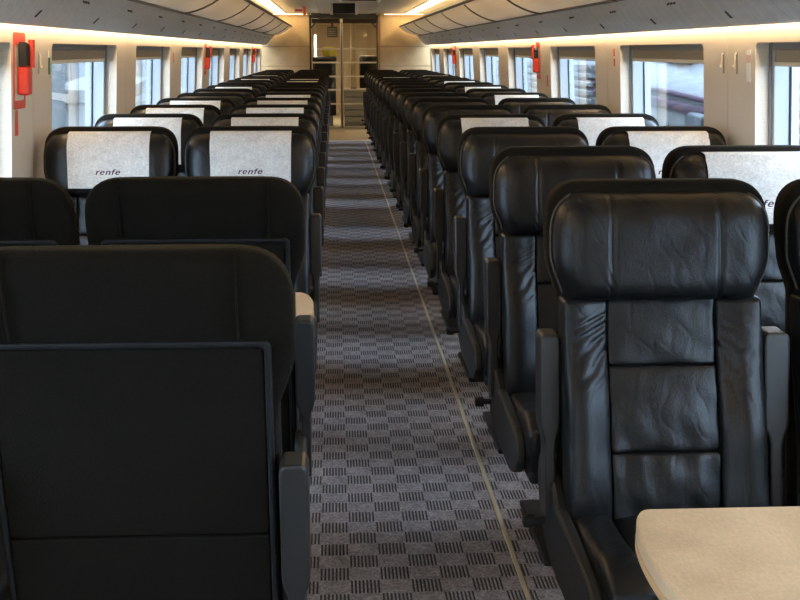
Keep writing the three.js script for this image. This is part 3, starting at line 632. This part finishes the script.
// ---------------------------------------------------------------- outside
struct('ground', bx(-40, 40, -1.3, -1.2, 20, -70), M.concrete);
{
  // white train with purple stripes whose nose slopes down towards the camera
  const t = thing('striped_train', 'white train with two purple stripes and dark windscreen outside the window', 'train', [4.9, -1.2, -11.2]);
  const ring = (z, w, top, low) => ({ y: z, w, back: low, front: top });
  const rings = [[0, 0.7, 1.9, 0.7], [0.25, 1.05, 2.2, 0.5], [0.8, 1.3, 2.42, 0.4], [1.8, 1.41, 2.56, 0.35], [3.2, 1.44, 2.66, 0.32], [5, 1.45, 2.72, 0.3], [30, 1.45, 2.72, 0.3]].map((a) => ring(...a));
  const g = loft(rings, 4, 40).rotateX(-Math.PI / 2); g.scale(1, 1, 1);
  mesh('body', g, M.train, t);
  const half = (z) => { for (let i = 0; i + 1 < rings.length; i++) if (z <= rings[i + 1].y) { const k = (z - rings[i].y) / (rings[i + 1].y - rings[i].y); return rings[i].w + k * (rings[i + 1].w - rings[i].w); } return 1.45; };
  const top = (z) => { for (let i = 0; i + 1 < rings.length; i++) if (z <= rings[i + 1].y) { const k = (z - rings[i].y) / (rings[i + 1].y - rings[i].y); return rings[i].front + k * (rings[i + 1].front - rings[i].front); } return 2.72; };
  for (const [dy, h] of [[-0.36, 0.05], [-0.46, 0.10]]) {
    const sh = [], up = [], zs = [0.4, 0.8, 1.3, 1.8, 2.5, 3.2, 4, 5, 12, 29];
    const pos = [], idx = [];
    zs.forEach((z, i) => { const x = -half(z) * 0.995 - 0.02, y = 2.60 + dy - 0.15 * Math.pow(Math.max(0, 1 - z / 2.6), 1.6); pos.push(x, y, -z, x, y - h, -z, x + 0.05, y - h, -z, x + 0.05, y, -z); if (i) { const b = 4 * i, a = b - 4; for (let q = 0; q < 4; q++) { const r = (q + 1) % 4; idx.push(a + q, b + q, a + r, a + r, b + q, b + r); } } });
    const sg = new THREE.BufferGeometry(); sg.setAttribute('position', new THREE.Float32BufferAttribute(pos, 3)); sg.setIndex(idx); sg.computeVertexNormals();
    mesh('purple_stripe', sg, M.purple, t);
  }
  for (let k = 0; k < 9; k++) mesh('side_rib', bx(-1.50, -1.42, 1.55 + k * 0.12, 1.62 + k * 0.12, -5.8, -16, 0.015), M.train, t);
  mesh('windscreen', box(-0.05, 0.05, -0.17, 0.17, -0.9, 0.9, 0.04).rotateY(-0.13).translate(-1.335, 1.86, -1.45), M.dark, t);
  mesh('side_window', bx(-1.48, -1.4, 1.5, 1.86, -2.0, -5.4, 0.03), M.dark, t);
  mesh('roof_equipment', bx(-1.2, 1.2, 2.5, 2.85, -2.4, -28, 0.1), M.dark, t);
  mesh('bogie', bx(-1.1, 1.1, 0, 0.42, -2, -5, 0.05), M.dark, t); mesh('bogie', bx(-1.1, 1.1, 0, 0.42, -22, -26, 0.05), M.dark, t);
}
function ribbedWagon(x, z0, z1, y1, text) {
  const t = thing('ribbed_wagon', text, 'wagon', [x, -1.2, (z0 + z1) / 2]), h = (z0 - z1) / 2;
  mesh('body', bx(-1.3, 1.3, 0.5, y1, -h, h, 0.05), M.grey, t); mesh('underframe', bx(-1.1, 1.1, 0, 0.52, -h + 0.4, h - 0.4, 0.02), M.dark, t);
  for (let y = 0.7; y < y1 - 0.06; y += 0.11) mesh('side_rib', bx(Math.sign(x) * -1.34, Math.sign(x) * -1.28, y, y + 0.06, -h + 0.03, h - 0.03, 0.015), M.train, t);
}
ribbedWagon(4.9, -4.8, -10.6, 2.75, 'pale ribbed wagon outside the window cut off by the frame');
{
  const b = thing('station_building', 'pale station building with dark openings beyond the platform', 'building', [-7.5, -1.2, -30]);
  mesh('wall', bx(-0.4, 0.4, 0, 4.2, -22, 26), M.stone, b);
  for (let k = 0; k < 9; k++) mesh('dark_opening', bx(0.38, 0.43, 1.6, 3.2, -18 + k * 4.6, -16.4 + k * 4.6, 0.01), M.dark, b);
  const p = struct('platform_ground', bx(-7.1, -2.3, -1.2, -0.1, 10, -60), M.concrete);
  for (let k = 0; k < 7; k++) {
    const c = thing('platform_column', `pale platform column outside the windows, ${ORD[k]} from the camera`, 'column', [-3.6, -0.1, -11 - 4.1 * k], 'platform columns');
    mesh('shaft', cyl(0.13, 3.0, 'y', 0, 1.5, 0, 20), M.paleStone, c); mesh('base', bx(-0.2, 0.2, 0, 0.12, -0.2, 0.2, 0.02), M.grey, c);
  }
  const q = thing('concrete_block', 'pale tilted slab on a white block outside the first full window', 'block', [-3.4, -0.1, -17.2]);
  mesh('block', bx(-0.45, 0.45, 0, 0.85, -0.9, 0.9, 0.02), M.paleStone, q);
  mesh('slab', bx(-0.5, 0.5, 0.95, 1.12, -1.0, 1.0, 0.02).rotateX(0.06), M.stone, q);
  mesh('post', bx(-0.05, 0.05, 0.84, 1.0, -0.05, 0.05), M.red, q);
}
renderer.render(scene, camera);
